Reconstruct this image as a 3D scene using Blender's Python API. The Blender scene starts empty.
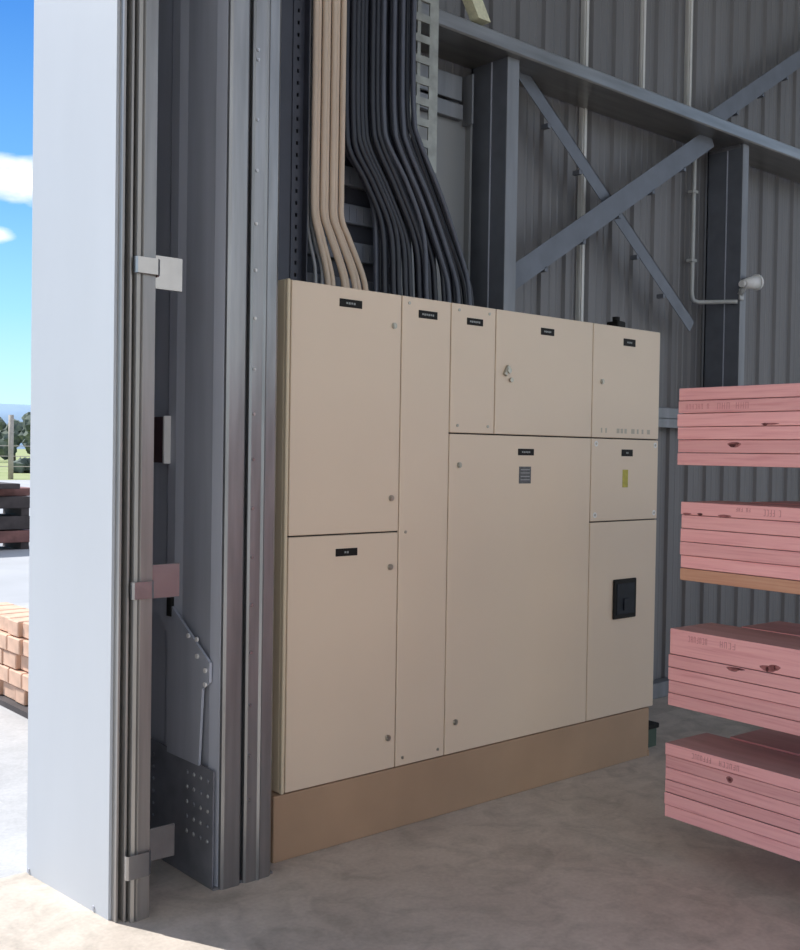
import bpy, bmesh, math, random
from mathutils import Vector, Matrix
random.seed(7)
COL = bpy.context.scene.collection
# ------------------------------------------------------------------ materials
def mat(name, col, rough=.6, metal=0., var=.12, scale=6., stretch=(1, 1, 1), bump=0., bscale=None,
        col2=None, thr=None, spec=.5, extra=None):
    m = bpy.data.materials.new(name); m.use_nodes = True
    nt = m.node_tree; N = nt.nodes; L = nt.links
    b = N['Principled BSDF']
    b.inputs['Roughness'].default_value = rough
    b.inputs['Metallic'].default_value = metal
    b.inputs['Specular IOR Level'].default_value = spec
    tc = N.new('ShaderNodeTexCoord'); mp = N.new('ShaderNodeMapping')
    mp.inputs['Scale'].default_value = stretch
    L.new(tc.outputs['Object'], mp.inputs['Vector'])
    nz = N.new('ShaderNodeTexNoise'); nz.inputs['Scale'].default_value = scale
    nz.inputs['Detail'].default_value = 6
    L.new(mp.outputs[0], nz.inputs['Vector'])
    rp = N.new('ShaderNodeValToRGB')
    c2 = col2 or [c * (1 - var) for c in col]
    c1 = col if col2 else [min(1, c * (1 + var)) for c in col]
    rp.color_ramp.elements[0].position = thr[0] if thr else .3
    rp.color_ramp.elements[1].position = thr[1] if thr else .7
    rp.color_ramp.elements[0].color = (*c2, 1); rp.color_ramp.elements[1].color = (*c1, 1)
    L.new(nz.outputs['Fac'], rp.inputs['Fac'])
    L.new(rp.outputs['Color'], b.inputs['Base Color'])
    if bump:
        n2 = N.new('ShaderNodeTexNoise'); n2.inputs['Scale'].default_value = bscale or scale * 4
        n2.inputs['Detail'].default_value = 5
        L.new(mp.outputs[0], n2.inputs['Vector'])
        bp = N.new('ShaderNodeBump'); bp.inputs['Strength'].default_value = bump; bp.inputs['Distance'].default_value = .02
        L.new(n2.outputs['Fac'], bp.inputs['Height']); L.new(bp.outputs[0], b.inputs['Normal'])
    return m

def concrete(name, c_lo, c_hi, dark):
    m = bpy.data.materials.new(name); m.use_nodes = True
    nt = m.node_tree; N = nt.nodes; L = nt.links; b = N['Principled BSDF']
    b.inputs['Roughness'].default_value = .62; b.inputs['Specular IOR Level'].default_value = .35
    tc = N.new('ShaderNodeTexCoord')
    a = N.new('ShaderNodeTexNoise'); a.inputs['Scale'].default_value = 1.6; a.inputs['Detail'].default_value = 8
    a.inputs['Roughness'].default_value = .62; a.inputs['Distortion'].default_value = .6
    c = N.new('ShaderNodeTexNoise'); c.inputs['Scale'].default_value = 60; c.inputs['Detail'].default_value = 4
    s = N.new('ShaderNodeTexNoise'); s.inputs['Scale'].default_value = 5.5; s.inputs['Detail'].default_value = 7
    s.inputs['Distortion'].default_value = 1.2
    for n in (a, c, s): L.new(tc.outputs['Object'], n.inputs['Vector'])
    r = N.new('ShaderNodeValToRGB'); r.color_ramp.elements[0].position = .32; r.color_ramp.elements[1].position = .68
    r.color_ramp.elements[0].color = (*c_lo, 1); r.color_ramp.elements[1].color = (*c_hi, 1)
    L.new(a.outputs['Fac'], r.inputs['Fac'])
    r2 = N.new('ShaderNodeValToRGB'); r2.color_ramp.elements[0].position = .28; r2.color_ramp.elements[1].position = .55
    r2.color_ramp.elements[0].color = (*dark, 1); r2.color_ramp.elements[1].color = (1, 1, 1, 1)
    L.new(s.outputs['Fac'], r2.inputs['Fac'])
    mx = N.new('ShaderNodeMixRGB'); mx.blend_type = 'MULTIPLY'; mx.inputs[0].default_value = .8
    L.new(r.outputs[0], mx.inputs[1]); L.new(r2.outputs[0], mx.inputs[2])
    m2 = N.new('ShaderNodeMixRGB'); m2.blend_type = 'OVERLAY'; m2.inputs[0].default_value = .18
    L.new(mx.outputs[0], m2.inputs[1]); L.new(c.outputs['Fac'], m2.inputs[2])
    L.new(m2.outputs[0], b.inputs['Base Color'])
    bp = N.new('ShaderNodeBump'); bp.inputs['Strength'].default_value = .12; bp.inputs['Distance'].default_value = .01
    L.new(c.outputs['Fac'], bp.inputs['Height']); L.new(bp.outputs[0], b.inputs['Normal'])
    return m

M = {}
M['floor'] = concrete('concrete_floor', (.45, .39, .33), (.61, .54, .465), (.66, .67, .66))
M['apron'] = concrete('concrete_apron', (.40, .40, .40), (.47, .47, .47), (.88, .88, .88))
M['cream'] = mat('cream_powder_coat', (.70, .565, .43), rough=.45, var=.03, scale=1.4, bump=.015, bscale=300)
M['cream_body'] = mat('cream_body', (.64, .54, .38), rough=.5, var=.03, scale=2)
M['plinth'] = mat('tan_plinth_paint', (.385, .255, .16), rough=.55, var=.08, scale=3, bump=.02, bscale=150)
M['black'] = mat('black_plastic', (.012, .011, .010), rough=.6, spec=.2, var=.1)
M['seal'] = mat('dark_rubber_seal', (.02, .02, .02), rough=.7)
M['ink'] = mat('pale_lettering', (.26, .27, .26), rough=.6)
M['steel'] = mat('brushed_lock_steel', (.42, .39, .33), rough=.35, metal=.9, var=.1)
M['galv'] = mat('galvanised_steel', (.285, .285, .29), rough=.36, metal=.8, var=.16, scale=5, stretch=(6, 6, .5), bump=.05, bscale=10)
M['galv_dull'] = mat('dull_galvanised_steel', (.22, .225, .24), rough=.5, metal=.5, var=.14, scale=4, stretch=(4, 4, .5))
M['galv_web'] = mat('weathered_zinc_web', (.40, .415, .47), rough=.55, metal=.15, var=.10, scale=3, stretch=(4, 4, .4))
M['galv_bright'] = mat('bright_zinc_clip', (.36, .36, .37), rough=.2, metal=.9, var=.08, scale=12, bump=.03, bscale=40)
M['girt'] = mat('galvanised_girt', (.27, .262, .25), rough=.3, metal=.75, var=.2, scale=3, stretch=(.6, 6, 6))
M['brace'] = mat('galvanised_brace', (.14, .15, .175), rough=.5, metal=.3, var=.12, scale=8)
M['clad'] = mat('grey_sheet_cladding', (.178, .17, .172), rough=.55, metal=.3, var=.10, scale=1.2, stretch=(3, 3, .3))
M['sheet'] = mat('pale_grey_sheet', (.26, .26, .26), rough=.5, metal=.2, var=.05, scale=2)
M['navy'] = mat('dark_tray_steel', (.05, .052, .068), rough=.5, metal=.2, var=.15, scale=6)
M['tray'] = mat('grey_slotted_tray', (.30, .30, .27), rough=.45, metal=.4, var=.25, scale=14)
M['jamb'] = mat('white_jamb_sheet', (.50, .525, .56), rough=.5, var=.03, scale=1.5, stretch=(2, 2, .6), bump=.02, bscale=3)
M['flash'] = mat('zinc_flashing', (.32, .305, .29), rough=.4, metal=.6, var=.14, scale=5, stretch=(6, 6, .4))
M['beige_cable'] = mat('beige_cable_sheath', (.60, .47, .36), rough=.55, var=.07, scale=5, stretch=(3, 3, .5))
M['grey_cable'] = mat('pale_grey_cable_sheath', (.30, .30, .31), rough=.5, var=.08, scale=5)
M['black_cable'] = mat('black_cable_sheath', (.016, .017, .026), rough=.45, var=.15, scale=8)
M['slate_cable'] = mat('slate_cable_sheath', (.075, .08, .105), rough=.42, var=.12, scale=8)
M['pvc'] = mat('grey_conduit', (.42, .42, .41), rough=.5, var=.05)
M['pale'] = mat('pale_strip_finish', (.62, .60, .57), rough=.5, var=.05)
M['white'] = mat('white_plastic', (.72, .70, .68), rough=.5, var=.04)
M['maroon'] = mat('maroon_plastic', (.045, .015, .018), rough=.5)
M['faded'] = mat('faded_grey_mark', (.43, .385, .31), rough=.6)
M['yellow'] = mat('yellow_sticker', (.42, .36, .04), rough=.5, var=.15, scale=40)
M['label_grey'] = mat('grey_sticker', (.085, .085, .09), rough=.5, var=.35, scale=60)
M['bluegrey'] = mat('blue_black_panel', (.010, .013, .020), rough=.5, spec=.25, var=.3, scale=30)
M['green'] = mat('dark_green_plastic', (.05, .085, .06), rough=.5)
M['cream_strut'] = mat('cream_painted_strut', (.62, .60, .42), rough=.6, var=.12, scale=60)
M['roof'] = mat('roof_sheet', (.42, .43, .44), rough=.6, var=.05)
M['rack'] = mat('rack_steel', (.10, .14, .22), rough=.5, var=.1)

def wood(name, c1, c2, dark):
    m = bpy.data.materials.new(name); m.use_nodes = True
    nt = m.node_tree; N = nt.nodes; L = nt.links; b = N['Principled BSDF']
    b.inputs['Roughness'].default_value = .72; b.inputs['Specular IOR Level'].default_value = .25
    tc = N.new('ShaderNodeTexCoord'); oi = N.new('ShaderNodeObjectInfo')
    ad = N.new('ShaderNodeVectorMath'); ad.operation = 'ADD'
    sc = N.new('ShaderNodeVectorMath'); sc.operation = 'SCALE'; sc.inputs['Scale'].default_value = 17
    cb = N.new('ShaderNodeCombineXYZ')
    for i in range(3): L.new(oi.outputs['Random'], cb.inputs[i])
    L.new(cb.outputs[0], sc.inputs[0]); L.new(tc.outputs['Object'], ad.inputs[0]); L.new(sc.outputs[0], ad.inputs[1])
    mp = N.new('ShaderNodeMapping'); mp.inputs['Scale'].default_value = (14, 1.6, 46)
    L.new(ad.outputs[0], mp.inputs[0])
    n = N.new('ShaderNodeTexNoise'); n.inputs['Scale'].default_value = 2.2; n.inputs['Detail'].default_value = 7
    n.inputs['Distortion'].default_value = .5; L.new(mp.outputs[0], n.inputs['Vector'])
    r = N.new('ShaderNodeValToRGB'); e = r.color_ramp.elements
    e[0].position = .25; e[0].color = (*dark, 1); e[1].position = .75; e[1].color = (*c1, 1)
    k = e.new(.45); k.color = (*c2, 1)
    L.new(n.outputs['Fac'], r.inputs['Fac'])
    hs = N.new('ShaderNodeHueSaturation')
    mr = N.new('ShaderNodeMapRange'); mr.inputs[3].default_value = .88; mr.inputs[4].default_value = 1.1
    L.new(oi.outputs['Random'], mr.inputs[0]); L.new(mr.outputs[0], hs.inputs['Value'])
    L.new(r.outputs[0], hs.inputs['Color']); L.new(hs.outputs[0], b.inputs['Base Color'])
    bp = N.new('ShaderNodeBump'); bp.inputs['Strength'].default_value = .15; bp.inputs['Distance'].default_value = .01
    L.new(n.outputs['Fac'], bp.inputs['Height']); L.new(bp.outputs[0], b.inputs['Normal'])
    return m
M['pink'] = wood('pink_primed_timber', (.92, .47, .44), (.86, .405, .39), (.74, .31, .305))
M['orange'] = wood('orange_bare_timber', (.72, .40, .26), (.66, .33, .21), (.58, .26, .17))
M['foot'] = mat('dark_zinc_foot_plate', (.19, .195, .22), rough=.5, metal=.2, var=.2, scale=9)
M['dimple'] = mat('worn_bright_zinc', (.40, .40, .40), rough=.45, metal=.3, var=.3, scale=30)
M['shaded_top'] = mat('shade_toned_sawn_top', (.46, .27, .26), rough=.85, var=.12, scale=3, stretch=(6, 1, 1))  # board tops darkened: shade between the packs is put into the colour
M['knot'] = mat('dark_knot', (.10, .022, .022), rough=.8, var=.3, scale=80)
M['stain'] = mat('brown_resin_stain', (.34, .115, .11), rough=.8, var=.3, scale=60)
M['stamp'] = mat('faded_stamp_ink', (.60, .25, .25), rough=.8)
M['block'] = mat('pale_orange_block', (.66, .43, .31), rough=.85, var=.18, scale=9, bump=.2)
M['brown'] = mat('dark_weathered_timber', (.055, .045, .045), rough=.8, var=.3, scale=8)
M['redbrown'] = mat('red_brown_timber', (.20, .095, .085), rough=.8, var=.25, scale=8)
M['asphalt'] = mat('pale_yard_gravel', (.36, .37, .385), rough=.95, var=.08, scale=.8)
M['grass'] = mat('dry_grass_field', (.30, .32, .15), rough=.95, col2=(.21, .26, .09), scale=.35, thr=(.35, .65))
M['leaf'] = mat('dark_tree_foliage', (.13, .16, .13), rough=.9, col2=(.05, .07, .065), scale=1.3, thr=(.4, .6), bump=.6, bscale=3)
M['bark'] = mat('grey_bark', (.12, .10, .08), rough=.9)
M['hill'] = mat('haze_tinted_hill', (.20, .30, .42), rough=1, var=.15, scale=.01)  # blue distance haze is mixed into the hill colour
M['fence'] = mat('weathered_fence_post', (.36, .33, .29), rough=.8)

# ------------------------------------------------------------------ geometry helpers
class MB:
    def __init__(s): s.bm = bmesh.new(); s.mi = 0
    def _fin(s, before):
        for f in s.bm.faces:
            if f.index == -1 or f not in before: f.material_index = s.mi
    def box(s, x0, x1, y0, y1, z0, z1, bev=0., seg=1, mi=None, rot=None):
        if mi is not None: s.mi = mi
        old = set(s.bm.faces)
        r = bmesh.ops.create_cube(s.bm, size=1)
        vs = r['verts']
        for v in vs:
            v.co = Vector(((x0 + x1) / 2 + v.co.x * (x1 - x0), (y0 + y1) / 2 + v.co.y * (y1 - y0), (z0 + z1) / 2 + v.co.z * (z1 - z0)))
        if bev:
            es = {e for v in vs for e in v.link_edges}
            bmesh.ops.bevel(s.bm, geom=list(es), offset=bev, segments=seg, affect='EDGES', profile=.5)
        new = [f for f in s.bm.faces if f not in old]
        if rot:
            piv, mtx = rot
            nv = {v for f in new for v in f.verts}
            for v in nv: v.co = mtx @ (v.co - piv) + piv
        for f in new: f.material_index = s.mi
        return s
    def cyl(s, a, b, r, n=14, r2=None, mi=None, smooth=True):
        if mi is not None: s.mi = mi
        a = Vector(a); b = Vector(b); d = b - a
        q = d.to_track_quat('Z', 'Y').to_matrix().to_4x4()
        old = set(s.bm.faces)
        bmesh.ops.create_cone(s.bm, cap_ends=True, segments=n, radius1=r, radius2=r if r2 is None else r2,
                              depth=d.length, matrix=Matrix.Translation((a + b) / 2) @ q)
        for f in s.bm.faces:
            if f not in old:
                f.material_index = s.mi; f.smooth = smooth and len(f.verts) == 4
        return s
    def prism(s, pts, axis, a0, a1, mi=None, smooth=False):
        """pts: 2-D outline, extruded along axis from a0 to a1"""
        if mi is not None: s.mi = mi
        def P(p, t):
            if axis == 'z': return (p[0], p[1], t)
            if axis == 'x': return (t, p[0], p[1])
            return (p[0], t, p[1])
        A = [s.bm.verts.new(P(p, a0)) for p in pts]; B = [s.bm.verts.new(P(p, a1)) for p in pts]
        n = len(pts); fs = [s.bm.faces.new(A), s.bm.faces.new(B[::-1])]
        for i in range(n):
            fs.append(s.bm.faces.new((A[i], B[i], B[(i + 1) % n], A[(i + 1) % n])))
        for f in fs: f.material_index = s.mi
        bmesh.ops.recalc_face_normals(s.bm, faces=fs)
        return s
    def tube(s, pts, r, n=8, mi=None):
        if mi is not None: s.mi = mi
        pts = [Vector(p) for p in pts]; rings = []
        up = Vector((0, 1, 0))
        for i, p in enumerate(pts):
            t = (pts[min(i + 1, len(pts) - 1)] - pts[max(i - 1, 0)]).normalized()
            u = t.cross(up)
            if u.length < .05: u = t.cross(Vector((1, 0, 0)))
            u.normalize(); w = t.cross(u).normalized()
            rings.append([s.bm.verts.new(p + (u * math.cos(2 * math.pi * k / n) + w * math.sin(2 * math.pi * k / n)) * r) for k in range(n)])
        for i in range(len(rings) - 1):
            for k in range(n):
                f = s.bm.faces.new((rings[i][k], rings[i][(k + 1) % n], rings[i + 1][(k + 1) % n], rings[i + 1][k]))
                f.smooth = True; f.material_index = s.mi
        for c in (rings[0][::-1], rings[-1]):
            f = s.bm.faces.new(c); f.material_index = s.mi
        return s
    def build(s, name, mats, parent=None, label=None, origin=None):
        bmesh.ops.recalc_face_normals(s.bm, faces=s.bm.faces)
        if origin is None:
            origin = Vector((0, 0, 0))
            if parent is None and s.bm.verts:
                xs = [v.co for v in s.bm.verts]
                origin = Vector(((min(v.x for v in xs) + max(v.x for v in xs)) / 2,
                                 (min(v.y for v in xs) + max(v.y for v in xs)) / 2, min(v.z for v in xs)))
        origin = Vector(origin)
        me = bpy.data.meshes.new(name)
        off = origin + (parent_world(parent) if parent else Vector((0, 0, 0)))
        if parent: off = parent_world(parent); 
        for v in s.bm.verts: v.co -= (off if parent else origin)
        s.bm.to_mesh(me); s.bm.free()
        for m in (mats if isinstance(mats, (list, tuple)) else [mats]): me.materials.append(m)
        o = bpy.data.objects.new(name, me); COL.objects.link(o)
        if parent: o.parent = parent
        else: o.location = origin
        if label: o['label'] = label
        return o
def parent_world(p):
    v = Vector((0, 0, 0))
    while p: v += Vector(p.location); p = p.parent
    return v
def thing(name, label, cat, loc=(0, 0, 0), group=None):
    o = bpy.data.objects.new(name, None); COL.objects.link(o); o.location = loc
    o.empty_display_size = .1
    o['label'] = label; o['category'] = cat
    if group: o['group'] = group
    return o
def tag(o, label, cat, group=None, kind=None):
    o['label'] = label; o['category'] = cat
    if group: o['group'] = group
    if kind: o['kind'] = kind
    return o
def struct(o, label=None):
    o['kind'] = 'structure'
    if label: o['label'] = label; o['category'] = 'building shell'
    return o
def strokes(mb, x0, x1, z0, z1, y, n, mi, w=.0016, dep=.0006, axis='y', rnd=None):
    """worn, illegible lettering: small upright and cross strokes"""
    rnd = rnd or random
    step = (x1 - x0) / n
    for i in range(n):
        if rnd.random() < .12: continue
        a = x0 + i * step; b = a + step * .62
        k = rnd.randrange(4)
        rects = [(a, a + w, z0, z1)]
        if k in (0, 2): rects.append((b - w, b, z0, z1))
        if k in (0, 1): rects.append((a, b, z1 - w, z1))
        if k in (1, 3): rects.append((a, b, z0, z0 + w))
        if k in (2, 3): rects.append((a, b, (z0 + z1) / 2 - w / 2, (z0 + z1) / 2 + w / 2))
        for r in rects:
            if axis == 'y': mb.box(r[0], r[1], y - dep, y + dep, r[2], r[3], mi=mi)
            else: mb.box(y - dep, y + dep, r[0], r[1], r[2], r[3], mi=mi)

# ------------------------------------------------------------------ camera
F = 1068.; th = math.radians(49.0); p = math.atan(22 / F); a = .0155
d = Vector((math.cos(p) * math.cos(th), math.cos(p) * math.sin(th), -math.sin(p)))
r0 = Vector((math.sin(th), -math.cos(th), 0)); u0 = r0.cross(d)
R = r0 * math.cos(a) + u0 * math.sin(a); U = -r0 * math.sin(a) + u0 * math.cos(a)
cam = bpy.data.cameras.new('camera'); co = bpy.data.objects.new('camera', cam); COL.objects.link(co)
mw = Matrix((R, U, -d)).transposed().to_4x4(); mw.translation = Vector((0, 0, 1.55)); co.matrix_world = mw
cam.sensor_fit = 'HORIZONTAL'; cam.sensor_width = 36; cam.lens = F / 800 * 36; cam.clip_end = 4000; cam.clip_start = .05
bpy.context.scene.camera = co

# ------------------------------------------------------------------ shell
WY = 4.15
TH = 3.80
def slab(name, x0, x1, y0, y1, z0, z1, m): return MB().box(x0, x1, y0, y1, z0, z1).build(name, m)
struct(slab('floor', -9, 16, -12, TH, -.15, 0, M['floor']))
struct(MB().box(1.75, 16, TH, 4.3, -.15, 0).build('floor', M['floor']))
# right-hand clad wall: one ribbed sheet skin with thickness
def rib_profile(x0, x1, pitch, y, depth, lead):
    pts = []; x = x0
    first = lead
    while first > x0: first -= pitch
    c = first
    while c < x1 + pitch:
        for dx, dy in ((-.030, 0), (-.018, -depth), (.018, -depth), (.030, 0)):
            pts.append((c + dx, y + dy))
        # two shallow stiffening swages in the pan
        for q in (.36, .64):
            for dx, dy in ((-.010, 0), (0, -.004), (.010, 0)): pts.append((c + pitch * q + dx, y + dy))
        c += pitch
    pts = [q for q in pts if x0 <= q[0] <= x1]
    return [(x0, y)] + pts + [(x1, y)]
pr = rib_profile(1.72, 14, .2147, WY, .020, 4.659)
mb = MB(); back = [(14, WY + .06), (1.72, WY + .06)]
mb.prism(pr + back, 'z', 0, 7.2)
wall = struct(mb.build('wall_front', M['clad']))
# base channel and lower girt seen on the wall
b = MB(); b.box(4.7, 13.9, 4.05, WY - .021, 0, .10, bev=.004)
struct(b.build('trim_6', M['galv_dull']))
b = MB(); b.box(4.66, 13.9, 4.05, WY - .021, 1.79, 1.87, bev=.006); b.box(4.66, 13.9, 4.05, 4.06, 1.74, 1.80)
o = tag(b.build('wall_girt', M['galv_dull']), 'low grey horizontal girt on the cladding behind the topmost pink pack', 'girt')
# other walls, roof, doorway head
struct(slab('wall_front', -9.2, -8, TH, TH + .12, 0, 7.2, M['clad']))
struct(slab('wall_front', -8, 1.72, TH, TH + .12, 5.4, 7.2, M['clad']))
struct(slab('wall_right', 14, 14.1, 1, 4.3, 0, 7.2, M['clad']))
struct(slab('ceiling', -9.3, 14.3, -3.6, 4.35, 7.2, 7.3, M['roof']))

# ---- white jamb lining of the doorway + its edge strips
jb = MB(); jb.prism([(1.523, 3.790), (1.5745, 3.238), (1.5845, 3.238), (1.60, 3.26), (1.60, 3.80), (1.74, 4.02), (1.74, 4.20), (1.715, 4.20), (1.575, 3.84)], 'z', 0, 5.4)
jamb = struct(jb.build('trim_1', M['jamb']))
bs = MB(); 
for (x, y) in ((1.527, 3.775), (1.569, 3.33)): bs.cyl((x - .006, y, .014), (x + .01, y, .014), .008, mi=0)
bs.build('bolt', M['galv_web'], jamb)
s = MB()
s.box(1.5845, 1.5925, 3.205, 3.32, 0, 5.4, bev=.001); s.box(1.5925, 1.606, 3.245, 3.32, 0, 5.4)
s.box(1.606, 1.6135, 3.19, 3.32, 0, 5.4, bev=.001); s.box(1.6135, 1.622, 3.235, 3.32, 0, 5.4)
struct(s.build('trim_2', M['flash']))
t = MB()
t.prism([(1.622, 3.176), (1.632, 3.170), (1.636, 3.180), (1.643, 3.170), (1.690, 3.178), (1.692, 3.25), (1.622, 3.25)], 'z', 0, 5.4)
struct(t.build('trim_3', M['flash']))

# ---- strap clips on the jamb strip, each with its square plate
def clip(label, xs, zs, zp, xp, lug_down):
    t = thing('strap_bracket', label, 'bracket', ((xs[0] + xp[1]) / 2, 3.2, min(zs[0], zp[0])), 'zinc brackets on the door jamb')
    m = MB(); m.prism([(xs[0], 3.178), (xs[0], 3.164), (xs[0] + .006, 3.158), (xs[1] - .012, 3.158), (xs[1], 3.168), (xs[1] + .012, 3.2),
                       (xs[1] + .012, 3.238), (xs[1] + .006, 3.238), (xs[1] + .006, 3.2), (xs[1] - .004, 3.172), (xs[1] - .012, 3.164), (xs[0] + .008, 3.164), (xs[0] + .006, 3.178)], 'z', zs[0], zs[1])
    m.build('strap', M['galv_bright'], t)
    m = MB(); m.box(xp[0], xp[1], 3.238, 3.244, zp[0], zp[1], bev=.0015)
    m.cyl((xp[0] + .02, 3.238, sum(zp) / 2), (xp[0] + .02, 3.2345, sum(zp) / 2), .006)
    m.build('plate', M['galv_bright'], t)
    return t
clip('zinc strap bracket with square plate, highest on the jamb strip', (1.611, 1.700), (2.118, 2.170), (2.085, 2.198), (1.700, 1.823), 1)
clip('zinc strap bracket with plate at mid height on the jamb strip, mirroring pink timber', (1.611, 1.690), (1.062, 1.118), (1.048, 1.163), (1.694, 1.825), 0)
clip('zinc strap bracket with tilted plate, lowest on the jamb strip near the floor', (1.600, 1.690), (.148, .226), (.158, .270), (1.700, 1.817), 0)
t = thing('door_latch_keeper', 'small white strip on a maroon block between jamb and steel column', 'latch keeper', (1.945, 3.6, 1.50))
MB().box(1.945, 1.9795, 3.587, 3.665, 1.50, 1.672, bev=.002).build('block', M['maroon'], t)
MB().box(1.943, 1.9785, 3.575, 3.586, 1.497, 1.675, bev=.001).build('strip', M['white'], t)

# ---- galvanised double-C column
col = thing('steel_column', 'tall galvanised double channel column standing left of the cream switchboard', 'column', (2.09, 3.4, 0))
w = MB()  # web with shallow folds (normal -X)
w.prism([(1.985, 3.232), (1.975, 3.285), (1.985, 3.30), (1.985, 3.50), (1.970, 3.535), (1.970, 3.59), (1.985, 3.625), (1.985, 4.118), (2.0, 4.118), (2.0, 3.232)], 'z', 0, 5.4)
w.build('web', M['galv_web'], col)
f1 = MB(); f1.prism([(1.986, 3.235), (1.988, 3.219), (1.998, 3.213), (2.060, 3.213), (2.069, 3.220), (2.070, 3.27), (2.064, 3.27), (2.062, 3.235)], 'z', 0, 5.4)
f1.build('flange', M['galv'], col)
f2 = MB(); f2.prism([(2.082, 3.27), (2.083, 3.220), (2.090, 3.212), (2.132, 3.212), (2.140, 3.205), (2.150, 3.212), (2.190, 3.213), (2.202, 3.222), (2.203, 3.27)], 'z', 0, 5.4)
f2.build('flange', M['galv'], col)
MB().box(2.0, 2.20, 3.27, 3.29, 0, 5.4).build('backing_strip', M['galv_web'], col)
MB().box(2.190, 2.203, 3.29, 4.11, 0, 5.4).build('web', M['galv_web'], col)
zs = [.30, .46, .64, .83, 1.0, 1.17, 1.345, 1.52, 1.68, 1.84, 2.02, 2.19, 2.354, 2.541, 2.72, 2.93, 2.965]
for z in zs:
    m = MB(); x = 2.098; m.cyl((x, 3.213, z), (x, 3.208, z), .0065, n=6, smooth=False); m.cyl((x, 3.208, z), (x, 3.206, z), .003, n=8)
    m.build('screw', M['galv_bright'], col)
# knee gusset on the web
g = MB(); g.prism([(3.70, 1.02), (3.62, 1.02), (3.262, .80), (3.262, .73), (3.31, .70), (3.33, .42), (3.56, .42), (3.56, .86), (3.64, .93), (3.70, .93)], 'x', 1.960, 1.9695)
g.build('knee_gusset', M['galv_web'], col)
MB().box(1.955, 1.9695, 3.535, 3.565, .93, 1.10).build('shadow_notch', M['black'], col)  # black block stands in for the shadow at the gusset notch
for (y, z) in ((3.405, .877), (3.345, .872), (3.342, .812), (3.285, .77), (3.285, .72)):
    MB().cyl((1.960, y, z), (1.953, y, z), .009, n=10).build('screw', M['white'], col)
# foot plate with rows of pressed dimples
f = MB(); f.prism([(3.80, .445), (3.236, .42), (3.236, 0), (3.80, 0)], 'x', 1.965, 1.9697)
for i in range(5):
    for j in range(4):
        y = 3.415 - j * .048; z = .378 - i * .054
        f.cyl((1.965, y, z), (1.9605, y, z), .0085, n=10, r2=.004, mi=1 if (i * 4 + j) % 3 else 0)
for k in range(6): f.cyl((1.965, 3.67, .386 - k * .047), (1.961, 3.67, .386 - k * .047), .007, n=8, r2=.003, mi=0)
f.build('foot_plate', [M['foot'], M['dimple']], col)
MB().box(1.964, 2.215, 3.226, 3.44, 0, .008).build('base_plate', M['galv_dull'], col)

# ------------------------------------------------------------------ switchboard
sb = thing('electrical_switchboard', 'wide cream electrical switchboard with many doors on a tan plinth', 'switchboard', (3.47, 3.3, 0))
m = MB(); m.box(2.30, 4.64, 3.318, 3.86, .254, 2.196, bev=.004, mi=0); m.box(2.30, 2.3145, 3.300, 3.32, .254, 2.196, bev=.003, mi=0)
m.build('body', [M['cream_body']], sb)
m = MB(); m.box(2.268, 4.608, 3.302, 3.84, 0, .252, bev=.003); m.box(4.60, 4.612, 3.30, 3.31, .0, .03)
m.build('plinth', M['plinth'], sb)
# dark rubber seals show as the thin seams
m = MB(); m.box(2.316, 4.636, 3.3145, 3.3185, .258, 2.192); m.build('door_seal', M['seal'], sb)
def lock(door, x, z):
    k = MB(); k.cyl((x, 3.301, z), (x, 3.294, z), .0125, n=16); k.cyl((x, 3.294, z), (x, 3.290, z), .008, n=12)
    k.build('lock', M['steel'], door)
def plate(door, x, z, w=.108, h=.030, n=5):
    k = MB(); k.box(x - w / 2, x + w / 2, 3.2975, 3.301, z - h / 2, z + h / 2, bev=.001, mi=0)
    for q in range(n):   # worn lettering, unreadable in the photograph
        xa = x - w * .055 * n + q * w * .11; k.box(xa, xa + w * .08, 3.2970, 3.2980, z - .0035 - .001 * (q % 2), z + .004, mi=1)
    k.build('nameplate', [M['black'], M['ink']], door)
def panel(name, x0, x1, z0, z1, gap=.003, screws=(), marks=()):
    k = MB(); k.box(x0 + gap, x1 - gap, 3.300, 3.3165, z0 + gap, z1 - gap, bev=.0035, seg=2)
    for (x, w_) in marks: k.box(x - w_ / 2, x + w_ / 2, 3.2994, 3.3005, 1.665, 1.688, mi=1)
    o = k.build(name, [M['cream'], M['faded']], sb)
    for (x, z) in screws:
        q = MB(); q.cyl((x, 3.3005, z), (x, 3.297, z), .0065, n=12); q.build('screw', M['steel'], o)
    return o
A1 = panel('door', 2.316, 2.866, 1.228, 2.196); lock(A1, 2.824, 2.065); lock(A1, 2.822, 1.366); plate(A1, 2.600, 2.132, .112, .031, 4)
A2 = panel('door', 2.316, 2.866, .254, 1.228); lock(A2, 2.822, 1.085); lock(A2, 2.823, .385); plate(A2, 2.596, 1.157, .108, .030, 2)
B = panel('cover_panel', 2.866, 3.144, .254, 2.196, screws=((2.905, 2.166), (2.903, 1.225), (2.905, .29), (3.105, .29)))
plate(B, 3.010, 2.127, .105, .032, 6)
C1 = panel('cover_panel', 3.144, 3.418, 1.638, 2.196, screws=((3.19, 2.166), (3.375, 2.166), (3.19, 1.672), (3.375, 1.672))); plate(C1, 3.286, 2.123, .098, .030, 6)
C2 = panel('door', 3.418, 4.094, 1.638, 2.196); plate(C2, 3.76, 2.121, .092, .032, 5)
k = MB(); k.box(3.474, 3.494, 3.286, 3.301, 1.900, 1.950, bev=.003, rot=(Vector((3.484, 3.3, 1.925)), Matrix.Rotation(.5, 3, 'Y')))
k.cyl((3.493, 3.301, 1.925), (3.493, 3.281, 1.925), .012)
k.cyl((3.515, 3.301, 1.885), (3.515, 3.288, 1.885), .010); k.build('handle', M['steel'], C2)
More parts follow.
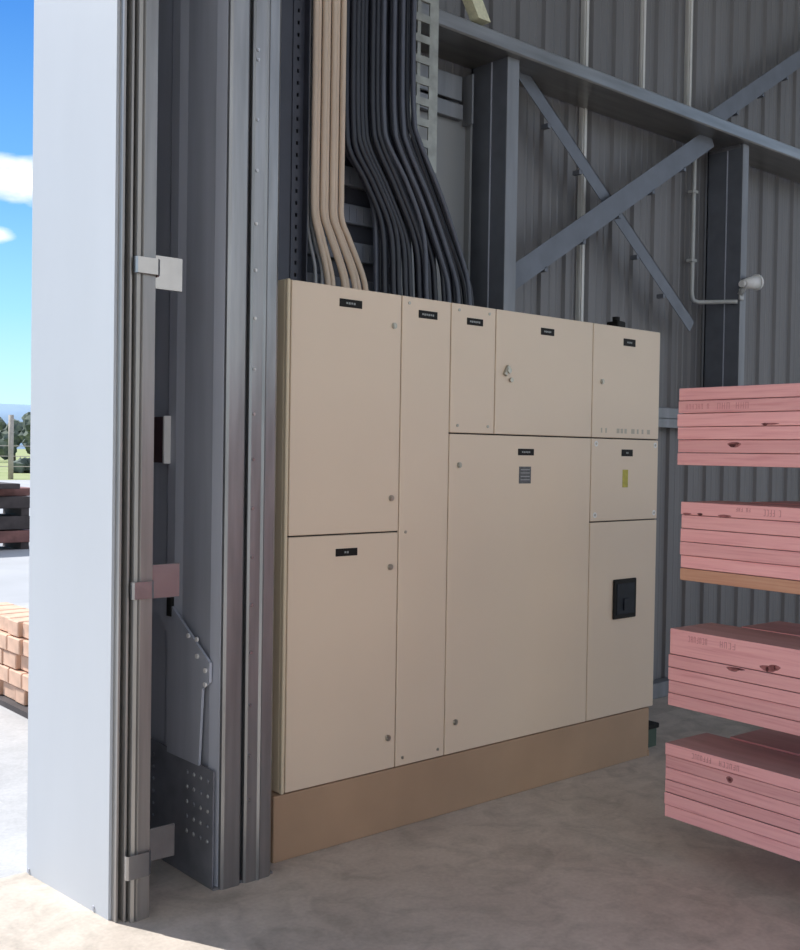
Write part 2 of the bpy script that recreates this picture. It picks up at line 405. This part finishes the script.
C3 = panel('door', 4.094, 4.640, 1.638, 2.196, marks=((4.17, .010), (4.205, .010), (4.30, .022), (4.33, .02), (4.36, .018), (4.42, .026), (4.46, .014), (4.50, .014), (4.55, .024))); lock(C3, 4.166, 1.914); plate(C3, 4.378, 2.120, .096, .036, 4)
D = panel('door', 3.144, 4.094, .254, 1.638); lock(D, 3.204, 1.502); lock(D, 3.206, .391); plate(D, 3.627, 1.563, .106, .030, 5)
k = MB(); k.box(3.583, 3.662, 3.2975, 3.301, 1.420, 1.497, bev=.001, mi=0)
k.mi = 1
for z in (1.435, 1.450, 1.466, 1.481): k.box(3.592, 3.652, 3.2968, 3.298, z, z + .004, mi=1)
k.build('sticker', [M['label_grey'], M['grey_cable']], D, label='square grey sticker')
E1 = panel('cover_panel', 4.094, 4.640, 1.228, 1.638, screws=((4.13, 1.262), (4.61, 1.262), (4.13, 1.61), (4.61, 1.61))); plate(E1, 4.376, 1.568, .090, .034, 2)
for (x, z) in ((4.13, 1.61), (4.61, 1.61), (4.13, 1.262), (4.61, 1.262)):
    k = MB(); k.cyl((x, 3.3005, z), (x, 3.2985, z), .014, n=14); k.build('screw_cap', M['white'], E1)
k = MB(); k.box(4.343, 4.387, 3.2985, 3.301, 1.395, 1.484, bev=.001); k.build('sticker', M['yellow'], E1, label='upright yellow sticker')
E2 = panel('door', 4.094, 4.640, .254, 1.228)
k = MB(); k.box(4.281, 4.462, 3.288, 3.301, .738, .936, bev=.004); fr = k.build('meter_window', M['black'], E2, label='black framed meter window')
k = MB(); k.box(4.300, 4.443, 3.285, 3.2885, .76, .915, bev=.002); k.build('pane', M['bluegrey'], fr)
k = MB(); k.box(4.35, 4.395, 3.278, 3.2855, .78, .84, bev=.002); k.build('toggle', M['bluegrey'], fr)
k = MB(); k.box(4.655 - .035, 4.655 + .035, 3.56, 3.64, 2.197, 2.275, bev=.006); k.cyl((4.655, 3.6, 2.275), (4.655, 3.6, 2.30), .02)
tag(k.build('cable_gland_box', M['black']), 'small black box on top of the switchboard at its right end', 'box')

# ------------------------------------------------------------------ cable tray and cables
tr = thing('cable_tray', 'dark vertical slotted cable tray rising above the cream switchboard', 'cable tray', (3.0, 3.78, 2.2))
def SH(m, dx):
    for v in m.bm.verts: v.co.x += dx
m = MB(); m.box(2.45, 2.588, 3.70, 3.715, 2.2, 5.2); m.box(2.45, 2.47, 3.715, 4.1, 2.2, 5.2); m.build('wall_shade_panel', M['navy'], tr)  # dark sheet stands in for the shaded wall left of the tray
m = MB()   # left side rail with slots
m.box(2.632, 2.645, 3.695, 3.70, 2.2, 5.2); m.box(2.668, 2.690, 3.695, 3.70, 2.2, 5.2); m.box(2.688, 2.692, 3.66, 3.80, 2.2, 5.2)
z = 2.2
while z < 5.2:
    m.box(2.645, 2.652, 3.695, 3.70, z, z + .05); m.box(2.652, 2.662, 3.695, 3.70, z, z + .034); m.box(2.662, 2.668, 3.695, 3.70, z, z + .05); z += .05
SH(m, -.045); m.build('side_rail', M['navy'], tr)
m = MB(); m.box(2.648, 3.235, 3.80, 3.81, 2.2, 5.2); m.build('back_plate', M['navy'], tr)
z = 2.24
for i in range(18):
    m = MB(); m.box(2.65, 3.2, 3.765, 3.80, z, z + .085, bev=.003)
    for q in range(13): m.box(2.67 + q * .04, 2.692 + q * .04, 3.762, 3.766, z + .012, z + .072)
    m.build('rung', mat('slate_rung', (.16, .17, .20), rough=.5, metal=.2) if i == 0 else bpy.data.materials['slate_rung'], tr); z += .165
m = MB()   # right side rail, open slotted
m.box(3.275, 3.283, 3.66, 3.81, 2.86, 5.2); m.box(3.283, 3.303, 3.694, 3.70, 2.86, 5.2); m.box(3.42, 3.475, 3.694, 3.70, 2.86, 5.2)
z = 2.87
while z < 5.2:
    m.box(3.303, 3.42, 3.690, 3.702, z, z + .035); m.box(3.345, 3.365, 3.694, 3.70, z + .035, z + .095); z += .095
SH(m, -.068); m.build('side_rail', M['tray'], tr, label='grey slotted side rail')

def smooth_path(pts, n=10):
    P = [Vector(q) for q in pts]; P = [P[0] * 2 - P[1]] + P + [P[-1] * 2 - P[-2]]; out = []
    for i in range(1, len(P) - 2):
        for k in range(n):
            t = k / n
            out.append(.5 * ((2 * P[i]) + (-P[i - 1] + P[i + 1]) * t + (2 * P[i - 1] - 5 * P[i] + 4 * P[i + 1] - P[i + 2]) * t * t + (-P[i - 1] + 3 * P[i] - 3 * P[i + 1] + P[i + 2]) * t ** 3))
    out.append(P[-2]); return out
# beige: flat bank of seven, kinked sideways just above the cabinet
for i in range(7):
    x = 2.668 + i * .0245; f = i / 6
    xb = [2.755, 2.79, 2.845, 2.870, 2.905, 2.935, 2.965][i]
    yy = 3.65 + (.012 if i % 2 else 0)
    pts = [(x, yy, 5.2), (x, yy, 3.6), (x, yy, 2.9), (x, yy, 2.66), (x + .004, yy, 2.55), (x + (xb - x) * .30, yy, 2.47), (x + (xb - x) * .86, yy, 2.31), (xb, yy, 2.197)]
    k = MB(); k.tube(smooth_path(pts), .0125, n=10)
    tag(k.build('power_cable', M['beige_cable']), 'beige cable in the flat bank dropping behind the top left corner of the switchboard', 'cable', 'beige cables above the switchboard')
for i, (x, xb) in enumerate(((2.665, 2.700), (2.685, 2.735))):
    pts = [(x, 3.69, 5.2), (x, 3.69, 3.2), (x, 3.69, 2.60), (x + (xb - x) * .3, 3.69, 2.47), (xb - .005, 3.67, 2.33), (xb, 3.67, 2.197)]
    k = MB(); k.tube(smooth_path(pts), .0075, n=8)
    tag(k.build('power_cable', M['grey_cable']), ['thin pale grey cable at the far left of the beige bank', 'thin pale grey cable second from left beside the beige bank'][i], 'cable', 'thin grey cables above the switchboard')
# black: three layers fanning right
rnd = random.Random(3)
n1 = 15
def black(x, xb, y, r, mm, lab, grp, zb=0, bow=0):
    s_ = (x - 2.88) / .38
    zt = 3.09 + zb * .6 - .13 * (1 - s_)
    dx = xb - x
    pts = [(x, y, 5.2), (x, y, 3.9), (x, y, zt + .25), (x + .03 * dx, y, zt), (x + .12 * dx, y, zt - .10), (x + (.5 + bow) * dx, y, zt - dx * .92), (x + .90 * dx, y, zt - dx * 1.66), (xb - .004, y, min(2.30, zt - dx * 1.66 - .05)), (xb, y, 2.197)]
    k = MB(); k.tube(smooth_path(pts), r, n=9)
    tag(k.build('power_cable', mm), lab, 'cable', grp)
LB = 'black power cable in the thick bundle fanning down to the switchboard top'
for i in range(n1):
    f = i / (n1 - 1)
    black(2.838 + f * .378, 3.075 + f * .545 + rnd.uniform(-.005, .005), 3.655 + rnd.uniform(-.01, .012), .0132, M['black_cable'], LB, 'black cables above the switchboard', rnd.uniform(-.01, .01), rnd.uniform(-.01, .01))
for i in range(11):
    f = i / 10
    black(2.85 + f * .36, 3.045 + f * .50 + rnd.uniform(-.03, .03), 3.700 + rnd.uniform(-.008, .008), .014, M['black_cable'] if i % 3 else M['slate_cable'], LB if i % 3 else 'slate coloured cable in the rear layer of the black bundle', 'black cables above the switchboard' if i % 3 else 'slate cables in the black bundle', rnd.uniform(-.08, .05), rnd.uniform(-.05, .05))
for i, (x, xb) in enumerate(((3.02, 3.30), (3.08, 3.44), (3.13, 3.50), (3.195, 3.575))):
    black(x, xb, 3.628, .011, M['slate_cable'], 'slate grey cable lying over the front of the black bundle', 'slate cables over the black bundle', rnd.uniform(-.1, .02), .03)

# ------------------------------------------------------------------ framing behind
g = MB()
g.prism([(3.80, 3.615), (3.806, 3.607), (4.115, 3.607), (4.115, 3.613), (3.812, 3.615), (3.806, 3.621), (3.806, 3.672), (3.86, 3.703), (3.86, 3.717), (3.80, 3.681)], 'x', 2.30, 13.9)
tag(g.build('roof_girt', M['girt']), 'long galvanised horizontal girt spanning the wall above the cross brace', 'girt')
def post(label, x, fw, z1, z0=0):
    t = thing('wall_post', label, 'post', (x + .05, 4.0, z0), 'galvanised posts under the long girt')
    MB().box(x, x + .006, 3.856, 4.115, z0, z1).build('web', M['brace'], t)
    m = MB(); m.box(x, x + fw, 3.850, 3.856, z0, z1, bev=.001); m.box(x + fw - .005, x + fw, 3.856, 3.875, z0, z1)
    m.build('flange', M['galv_dull'], t)
    MB().box(x, x + fw, 4.105, 4.115, z0, z1).build('flange', M['brace'], t)
    m = MB(); m.box(x - .004, x, 3.87, 4.10, z1 - .028, z1 - .004); m.box(x - .02, x, 3.87, 4.10, z1 - .010, z1 - .004); m.build('top_cleat', M['galv_dull'], t)
    MB().box(x - .006, x, 3.96, 3.966, z0, z1 - .03).build('rib', M['galv_web'], t)
    return t
post('galvanised channel post rising behind the middle of the switchboard', 4.041, .088, 3.635)
post('galvanised channel post behind the pink timber with conduit beside it', 6.275, .070, 3.61, 1.872)
def strap(name, label, a, b, w, t=.004, angle=0, m='brace'):
    a = Vector(a); b = Vector(b); dd = (b - a); L_ = dd.length; dd.normalize()
    nrm = Vector((-dd.z, 0, dd.x)); k = MB(); y = a.y
    q = [a + nrm * w / 2, b + nrm * w / 2, b - nrm * w / 2, a - nrm * w / 2]
    k.prism([(v.x, v.z) for v in q], 'y', y, y + t)
    if angle:
        q = [a + nrm * w / 2, b + nrm * w / 2, b + nrm * (w / 2 - .005), a + nrm * (w / 2 - .005)]
        k.prism([(v.x, v.z) for v in q], 'y', y, y + angle)
    n = int(L_ / .33)
    for i in range(1, n):
        c = a.lerp(b, i / n) - nrm * (w / 2 + .008)
        k.box(c.x - .012, c.x + .012, y, y + .05, c.z - .012, c.z + .012)
    return tag(k.build(name, M[m]), label, 'brace', 'flat cross braces on the clad wall')
strap('cross_brace', 'wide flat brace rising to the right between the two wall posts', (4.10, 3.930, 2.435), (6.03, 3.930, 3.614), .125)
strap('cross_brace', 'thin angle brace falling to the right between the two wall posts', (4.257, 3.965, 3.62), (5.91, 3.965, 2.39), .088, angle=.03)
strap('cross_brace', 'flat brace rising above the long girt at upper right', (6.02, 3.95, 3.71), (8.2, 3.95, 5.05), .11)
# cream strut above the girt
k = MB(); k.prism([(3.775, 3.716), (3.86, 3.716), (3.70, 3.96), (3.61, 3.96)], 'y', 3.80, 3.86)
tag(k.build('roof_strut', M['cream_strut']), 'short cream painted strut leaning on the girt at the top edge', 'strut')
# pale sheet, slot and bracket beside the tray
m = MB(); m.box(3.55, 4.00, 4.098, 4.112, 0, 3.36, bev=.001); m.box(3.985, 4.0, 4.06, 4.10, 1.9, 3.5)
tag(m.build('closure_sheet', M['sheet']), 'smooth pale grey sheet between the cable tray and the post', 'sheet')
m = MB(); m.box(3.60, 3.93, 4.07, 4.09, 3.40, 3.53, bev=.003); m.box(3.55, 3.93, 4.06, 4.097, 3.30, 3.38, bev=.003)
m.box(3.955, 3.968, 4.02, 4.09, 3.28, 3.54, bev=.002)
tag(m.build('wall_bracket', M['galv_dull']), 'grey bracket under the girt just right of the slotted tray rail', 'bracket')
# pale vertical strips on cladding
for lab, x, z0, z1 in (('thin pale vertical strip on the cladding crossing the left of the braces', 4.985, 2.0, 5.4),
                       ('thin pale vertical strip on the cladding above the girt, nearest the middle', 5.54, 3.68, 5.4),
                       ('thin pale vertical strip above the girt over the conduit', 6.044, 3.68, 5.4)):
    m = MB(); m.box(x - .010, x + .010, WY - .045, WY + .002, z0, z1)
    m.box(x - .016, x - .010, WY - .034, WY - .0205, z0, z1)
    tag(m.build('pale_strip', M['pale']), lab, 'strip', 'pale strips on the cladding')
# conduit with spotlight
cd = thing('conduit', 'grey electrical conduit dropping beside the right wall post and turning right', 'conduit', (6.09, 4.09, 2.58))
m = MB(); m.tube(smooth_path([(6.085, 4.09, 3.585), (6.085, 4.09, 3.2), (6.085, 4.09, 2.75), (6.085, 4.085, 2.61), (6.10, 4.06, 2.578), (6.14, 4.02, 2.575), (6.262, 3.86, 2.576)]), .014, n=10)
m.build('pipe', M['pvc'], cd)
for (x, y, z) in ((6.085, 4.09, 3.3), (6.085, 4.09, 2.85)):
    m = MB(); m.box(x - .028, x + .028, y - .017, y + .03, z - .01, z + .01, bev=.003); m.build('saddle', M['pvc'], cd)
sp = thing('spotlight', 'small white spotlight on the edge of the right wall post', 'spotlight', (6.30, 3.82, 2.64))
m = MB(); m.cyl((6.27, 3.848, 2.62), (6.275, 3.80, 2.70), .018); m.box(6.255, 6.30, 3.835, 3.85, 2.585, 2.66, bev=.004); m.build('bracket', M['pvc'], sp)
m = MB(); m.cyl((6.25, 3.81, 2.685), (6.36, 3.79, 2.705), .030, r2=.048, n=18); m.cyl((6.36, 3.79, 2.705), (6.378, 3.787, 2.708), .052, n=18); m.cyl((6.225, 3.812, 2.683), (6.25, 3.81, 2.685), .022, n=14)
m.build('lamp_head', M['white'], sp)
# little green tub by the plinth
gb = thing('floor_tub', 'small dark green tub with black lid behind the right end of the plinth', 'tub', (4.79, 3.42, 0))
m = MB(); m.prism([(4.73, 3.39), (4.80, 3.39), (4.815, 3.405), (4.815, 3.46), (4.80, 3.475), (4.73, 3.475), (4.715, 3.46), (4.715, 3.405)], 'z', 0, .095); m.build('body', M['green'], gb)
m = MB(); m.box(4.71, 4.82, 3.385, 3.48, .095, .122, bev=.004); m.build('lid', M['black'], gb)

# ------------------------------------------------------------------ pink timber packs
yaw = -math.radians(2.85)
rot = Matrix.Rotation(yaw, 3, 'Z')
LEN = 4.6
rr = random.Random(11)
packs = [('uppermost pink pack', 3.521, 2.417, 1.520, [.0485, .050, .049, .0515, .049, .0495], 'topmost'),
         ('second highest pink pack', 3.555, 2.417, 1.072, [.049, .050, .0525, .0515, .053, .051], 'second'),
         ('third highest pink pack', 3.492, 2.417, .591, [.050, .0495, .050, .050, .1], 'third'),
         ('lowest pink pack', 3.484, 2.417, .160, [.0485, .048, .048, .048, .048, .048], 'lowest')]
ordw = {6: ['bottom', 'fifth from top', 'fourth from top', 'third from top', 'second from top', 'top'],
        5: ['bottom', 'fourth from top', 'third from top', 'second from top', 'top']}
for pi, (pname, px, py, z0, ths, _) in enumerate(packs):
    z = z0; n = len(ths)
    for i, tk in enumerate(ths):
        for row in (0, 1):
            m = MB(); W = .262
            dx = rr.uniform(-.0035, .0035); dy = rr.uniform(-.002, .002)
            if row: dy = -.11 + rr.uniform(-.02, .02)
            x0 = row * (W + .012); g_ = .0016
            m.box(x0, x0 + W, -LEN, 0, g_ * .5, tk - g_, bev=.0022, mi=0)
            mats_ = [M['pink'] if not (pi == 1 and i == 0 and row == 0) else M['orange'], M['stamp'], M['knot'], M['stain'], M['shaded_top']]
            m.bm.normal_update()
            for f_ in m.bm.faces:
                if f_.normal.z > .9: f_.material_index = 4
            if row == 0:
                xf = 0
                def spot(yc, zc, ry, rz, mi):
                    bm = m.bm; vs = [bm.verts.new((xf - .0004, -yc + ry * math.cos(t_) * (1 + .18 * math.sin(3 * t_)), zc + rz * math.sin(t_))) for t_ in [2 * math.pi * q / 14 for q in range(14)]]
                    f = bm.faces.new(vs); f.material_index = mi
                def marks(y0, y1, zc, n_, h=.011):
                    strokes(m, -y1, -y0, zc - h, zc + h, xf - .0002, n_, 1, w=.0022, dep=.0004, axis='x', rnd=rr)
                if pi == 0 and i == 4: marks(.03, .14, tk / 2, 8, .010); marks(.17, .31, tk / 2, 7, .012)
                if pi == 0 and i == 3: spot(.385, .006, .012, .005, 2); spot(.405, .007, .035, .0035, 3)
                if pi == 0 and i == 1: spot(.245, .028, .014, .0065, 2); spot(.262, .035, .011, .0055, 2); spot(.253, .031, .028, .010, 3)
                if pi == 1 and i == 5: marks(.245, .31, tk * .62, 6, .007); marks(.36, .46, tk / 2, 8, .012); spot(.09, .005, .012, .005, 2); spot(.20, .004, .028, .006, 3); spot(.03, .004, .02, .004, 3)
                if pi == 2 and i == 4: marks(.08, .17, .070, 7, .012); marks(.22, .31, .070, 5, .012); spot(.43, .014, .034, .011, 3); spot(.455, .022, .022, .010, 3); spot(.425, .011, .006, .009, 2); spot(.455, .022, .004, .007, 2)
                if pi == 2 and i == 3: spot(.29, .038, .026, .008, 3); spot(.31, .043, .03, .004, 2)
                if pi == 3 and i == 5: marks(.12, .21, tk / 2, 7, .010); marks(.24, .33, tk / 2, 6, .010)
                if pi == 3 and i == 4: spot(.29, .022, .014, .012, 3); spot(.29, .022, .006, .006, 2)
            for v in m.bm.verts: v.co = rot @ v.co
            o = m.build('timber_board', mats_, origin=(0, 0, 0))
            o.location = (px + dx, py + dy, z)
            oc = ordw[n][i]
            kind = 'orange bare timber board' if (pi == 1 and i == 0 and row == 0) else 'pink timber board'
            lab = '%s, %s, %s of the %s' % (kind, oc, 'front row' if row == 0 else 'rear row', pname)
            tag(o, lab, 'timber board', 'boards in the ' + pname)
        z += tk
rk = thing('cantilever_rack', 'dark blue steel cantilever rack carrying the pink timber packs', 'rack', (4.45, 0, 0))
for y in (1.15, -.6):
    m = MB(); m.box(4.35, 4.50, y - .05, y + .05, 0, 2.3, bev=.004); m.build('upright', M['rack'], rk)
    m = MB(); m.box(3.35, 4.35, y - .06, y + .06, 0, .155, bev=.004); m.build('base_beam', M['rack'], rk)
    for zb in (.591, 1.072, 1.520):
        m = MB(); m.box(3.42, 4.35, y - .035, y + .035, zb - .085, zb - .001, bev=.003); m.build('arm', M['rack'], rk)

# ------------------------------------------------------------------ outdoors
def struct2(o): o['kind'] = 'structure'; return o
struct2(MB().box(-60, 1.75, TH, 10.5, -.15, -.006).build('ground', M['apron']))
struct2(MB().box(1.75, 60, 4.3, 10.5, -.15, -.006).build('ground', M['apron']))
struct2(MB().box(-120, 160, 10.5, 50, -.15, -.010).build('ground', M['asphalt']))
struct2(MB().box(-400, 800, 50, 900, -.15, -.012).build('ground', M['grass']))
struct2(MB().box(-80, 90, -60, -12, -.15, -.006).build('ground', M['apron']))
struct2(MB().box(-80, -9, -12, TH, -.15, -.006).build('ground', M['apron']))
struct2(MB().box(16, 90, -12, 4.3, -.15, -.006).build('ground', M['apron']))
struct2(MB().box(-900, 900, -900, -60, -.15, -.012).build('ground', M['grass']))
# block pile
rb = random.Random(5)
nb = 0
hgt = .098
for r_ in range(5):
    y = 5.55 + (r_ % 2) * .09
    c_ = 0
    while y < 7.0:
        w_ = rb.uniform(.15, .215); jit = rb.uniform(-.02, .02)
        m = MB(); m.box(2.445 + jit, 2.70, y, y + w_ - .012, .03 + r_ * hgt, .03 + (r_ + 1) * hgt - .006, bev=.006)
        where = ['bottom row', 'second row up', 'middle row', 'fourth row up', 'top row'][r_]
        tag(m.build('clay_block', M['block']), 'pale orange block, %s of the stack in the sunny yard' % where, 'block', 'orange blocks, %s of the yard stack' % where)
        y += w_; c_ += 1; nb += 1
m = MB(); m.box(2.40, 2.80, 5.5, 7.1, -.006, .028); tag(m.build('pallet', M['brown']), 'low dark pallet under the orange blocks in the yard', 'pallet')
# dark timber stack
lay = [(0.10, .28, 'redbrown', 0, 6.55), (.30, .50, 'brown', 0, 6.45), (.62, .80, 'brown', 0, 6.45), (.80, .92, 'redbrown', .15, 6.62), (.92, 1.0, 'brown', -.1, 6.25)]
names = ['red brown timber baulk at the bottom of the dark stack across the yard', 'dark timber baulk second from the bottom of the stack across the yard',
         'dark timber baulk above the light gap of the stack across the yard', 'red brown timber baulk near the top of the dark stack across the yard', 'shorter dark timber baulk on top front of the stack across the yard']
for (z0, z1, mm, off, xe), nm in zip(lay, names):
    m = MB(); y0 = 16.02 + off
    m.box(3.2, xe, y0, y0 + (.9 if off < 0 else .8), z0, z1, bev=.01)
    tag(m.build('timber_baulk', M[mm]), nm, 'timber baulk', 'dark baulks across the yard')
for i, x in enumerate((3.6, 5.0, 6.38)):
    for z0, z1 in ((-.01, .10), (.50, .62)):
        m = MB(); m.box(x - .06, x + .06, 16.05, 16.8, z0, z1)
        tag(m.build('bearer', M['brown']), 'short dark bearer %s the dark timber stack, %s' % ('under' if z0 < .1 else 'midway up', ['left end', 'middle', 'right end'][i]), 'bearer', 'bearers of the dark stack')
# fence
fn = thing('field_fence', 'post and wire fence at the near edge of the grass field', 'fence', (19.7, 51.4, 0))
for i in range(-3, 5):
    x = 19.7 + i * 5.5; h = 3.1 if i == 0 else 1.9
    m = MB(); m.cyl((x, 51.4, -.01), (x, 51.4, h), .13 if i == 0 else .08, n=8); m.build('post', M['fence'], fn)
for z in (.6, 1.1, 1.6):
    m = MB(); m.cyl((3.2, 51.4, z), (41.7, 51.4, z), .02, n=5); m.build('wire', M['fence'], fn)
# trees
def tree(x, y, h, w, label, seed):
    t = thing('tree', label, 'tree', (x, y, 0), 'trees beyond the field'); q = random.Random(seed)
    m = MB(); m.cyl((x, y, 0), (x, y, h * .5), .3, r2=.15, n=8); m.build('trunk', M['bark'], t)
    m = MB()
    for i in range(16):
        an = q.uniform(0, 6.28); rd = q.uniform(0, w * .42); zz = q.uniform(.28, .88) * h
        rad = q.uniform(.14, .24) * w * (1.1 - .45 * zz / h)
        r = bmesh.ops.create_icosphere(m.bm, subdivisions=2, radius=rad, matrix=Matrix.Translation((x + rd * math.cos(an), y + rd * math.sin(an), zz)))
        for v in r['verts']: v.co += Vector((q.uniform(-1, 1), q.uniform(-1, 1), q.uniform(-1, 1))) * rad * .22
    m.build('foliage', M['leaf'], t)
for i, (x, y, h, w, lb) in enumerate(((38.2, 110, 4.2, 4.6, 'low dark tree at the left of the row beyond the field'),
                                 (42.0, 103, 5.4, 5.6, 'tallest dark tree beyond the field, close to the white jamb'),
                                 (45.5, 118, 5.2, 5.6, 'dark tree partly hidden behind the white jamb'),
                                 (36.0, 124, 3.6, 5, 'small dark tree at the edge of the picture'))):
    tree(x, y, h, w, lb, i)
for i, (x, y, lb) in enumerate(((25.2, 64, 'small dark bush in the grass near the white jamb'), (23.6, 66, 'small dark bush in the grass left of the jamb'))):
    q = random.Random(20 + i); m = MB()
    for k in range(7):
        r = bmesh.ops.create_icosphere(m.bm, subdivisions=2, radius=.45, matrix=Matrix.Translation((x + q.uniform(-.9, .9), y + q.uniform(-.5, .5), .3 + q.uniform(0, .3))))
        for v in r['verts']: v.co += Vector((q.uniform(-1, 1), q.uniform(-1, 1), q.uniform(-1, 1))) * .12
    tag(m.build('bush', M['leaf']), lb, 'bush', 'bushes in the field')
# hills
m = MB(); pts = []
x = -1200
hq = random.Random(2)
prof = []
while x <= 2600:
    prof.append((x, 44 + 10 * math.sin(x * .006 + 1.0) + 5 * math.sin(x * .017) + hq.uniform(-1, 1))); x += 40
prev = None
for (x, h) in prof:
    row = [m.bm.verts.new((x, 900, -2)), m.bm.verts.new((x, 960, h * .62)), m.bm.verts.new((x, 1060, h)), m.bm.verts.new((x, 1300, -2))]
    if prev:
        for k in range(3): m.bm.faces.new((prev[k], row[k], row[k + 1], prev[k + 1])).smooth = True
    prev = row
struct2(m.build('hills', M['hill']))

# ------------------------------------------------------------------ light
w = bpy.data.worlds.new('sky'); bpy.context.scene.world = w; w.use_nodes = True
nt = w.node_tree; N = nt.nodes; L = nt.links; bg = N['Background']
tc = N.new('ShaderNodeTexCoord'); sx = N.new('ShaderNodeSeparateXYZ'); L.new(tc.outputs['Generated'], sx.inputs[0])
rp = N.new('ShaderNodeValToRGB'); L.new(sx.outputs['Z'], rp.inputs[0]); e = rp.color_ramp.elements
e[0].position = 0.; e[0].color = (.62, .86, 1.0, 1)
e[1].position = 1.; e[1].color = (.05, .17, .48, 1)
for ps, c in ((.04, (.55, .85, 1.0)), (.12, (.33, .68, .95)), (.22, (.17, .45, .86)), (.36, (.075, .27, .72))):
    k = e.new(ps); k.color = (*c, 1)
nz = N.new('ShaderNodeTexNoise'); nz.inputs['Scale'].default_value = 26; nz.inputs['Detail'].default_value = 7
mp = N.new('ShaderNodeMapping'); mp.inputs['Scale'].default_value = (1, 1, 2.6)
L.new(tc.outputs['Generated'], mp.inputs[0]); L.new(mp.outputs[0], nz.inputs['Vector'])
# two cloud banks: ellipsoidal falloff roughened by noise
def bank(c, s):
    sub = N.new('ShaderNodeVectorMath'); sub.operation = 'SUBTRACT'; sub.inputs[1].default_value = c
    L.new(tc.outputs['Generated'], sub.inputs[0])
    mul = N.new('ShaderNodeVectorMath'); mul.operation = 'MULTIPLY'; mul.inputs[1].default_value = s
    L.new(sub.outputs[0], mul.inputs[0])
    ln = N.new('ShaderNodeVectorMath'); ln.operation = 'LENGTH'; L.new(mul.outputs[0], ln.inputs[0])
    ad = N.new('ShaderNodeMath'); ad.operation = 'MULTIPLY_ADD'; L.new(nz.outputs['Fac'], ad.inputs[0]); ad.inputs[1].default_value = 1.6; L.new(ln.outputs['Value'], ad.inputs[2])
    mr = N.new('ShaderNodeMapRange'); mr.inputs[1].default_value = 2.15; mr.inputs[2].default_value = 1.2; mr.inputs[3].default_value = 0; mr.inputs[4].default_value = 1
    L.new(ad.outputs[0], mr.inputs[0]); return mr.outputs[0]
b1 = bank((.375, .905, .229), (17, 17, 62)); b2 = bank((.335, .92, .182), (60, 60, 170))
mx = N.new('ShaderNodeMath'); mx.operation = 'MAXIMUM'; L.new(b1, mx.inputs[0]); L.new(b2, mx.inputs[1])
gen = N.new('ShaderNodeMapRange'); gen.inputs[1].default_value = .40; gen.inputs[2].default_value = .56  # unseen clouds overhead and behind, added to whiten the sky light
n3 = N.new('ShaderNodeTexNoise'); n3.inputs['Scale'].default_value = 2.4; n3.inputs['Detail'].default_value = 8
mp3 = N.new('ShaderNodeMapping'); mp3.inputs['Location'].default_value = (3.1, 1.7, 4.2); mp3.inputs['Scale'].default_value = (1, 1, 2)
L.new(tc.outputs['Generated'], mp3.inputs[0]); L.new(mp3.outputs[0], n3.inputs['Vector'])
L.new(n3.outputs['Fac'], gen.inputs[0])
cm = N.new('ShaderNodeMixRGB'); cm.inputs[2].default_value = (1.15, 1.12, 1.06, 1)
hi = N.new('ShaderNodeMapRange'); hi.inputs[1].default_value = .42; hi.inputs[2].default_value = .55; L.new(sx.outputs['Z'], hi.inputs[0])
bk = N.new('ShaderNodeMapRange'); bk.inputs[1].default_value = .2; bk.inputs[2].default_value = -.2; L.new(sx.outputs['Y'], bk.inputs[0])
mm2 = N.new('ShaderNodeMath'); mm2.operation = 'MAXIMUM'; L.new(hi.outputs[0], mm2.inputs[0]); L.new(bk.outputs[0], mm2.inputs[1])
mm3 = N.new('ShaderNodeMath'); mm3.operation = 'MULTIPLY'; L.new(gen.outputs[0], mm3.inputs[0]); L.new(mm2.outputs[0], mm3.inputs[1])
mm4 = N.new('ShaderNodeMath'); mm4.operation = 'MAXIMUM'; L.new(mm3.outputs[0], mm4.inputs[0]); L.new(mx.outputs[0], mm4.inputs[1])
L.new(mm4.outputs[0], cm.inputs[0]); L.new(rp.outputs[0], cm.inputs[1])
L.new(cm.outputs[0], bg.inputs[0]); bg.inputs[1].default_value = 1.0
sun = bpy.data.lights.new('sun', 'SUN'); sun.energy = 5.2; sun.angle = math.radians(.55); sun.color = (1, .98, .955)
so = bpy.data.objects.new('sun', sun); COL.objects.link(so)
el = math.radians(44); az = Vector((-.42, .91, 0)).normalized()
sd = Vector((az.x * math.cos(el), az.y * math.cos(el), math.sin(el)))
so.rotation_euler = sd.to_track_quat('Z', 'Y').to_euler(); so.location = (-4, 8, 9)
vs = bpy.context.scene.view_settings
vs.view_transform = 'Standard'; vs.look = 'None'; vs.gamma = 1; vs.use_curve_mapping = False; vs.exposure = 0.35
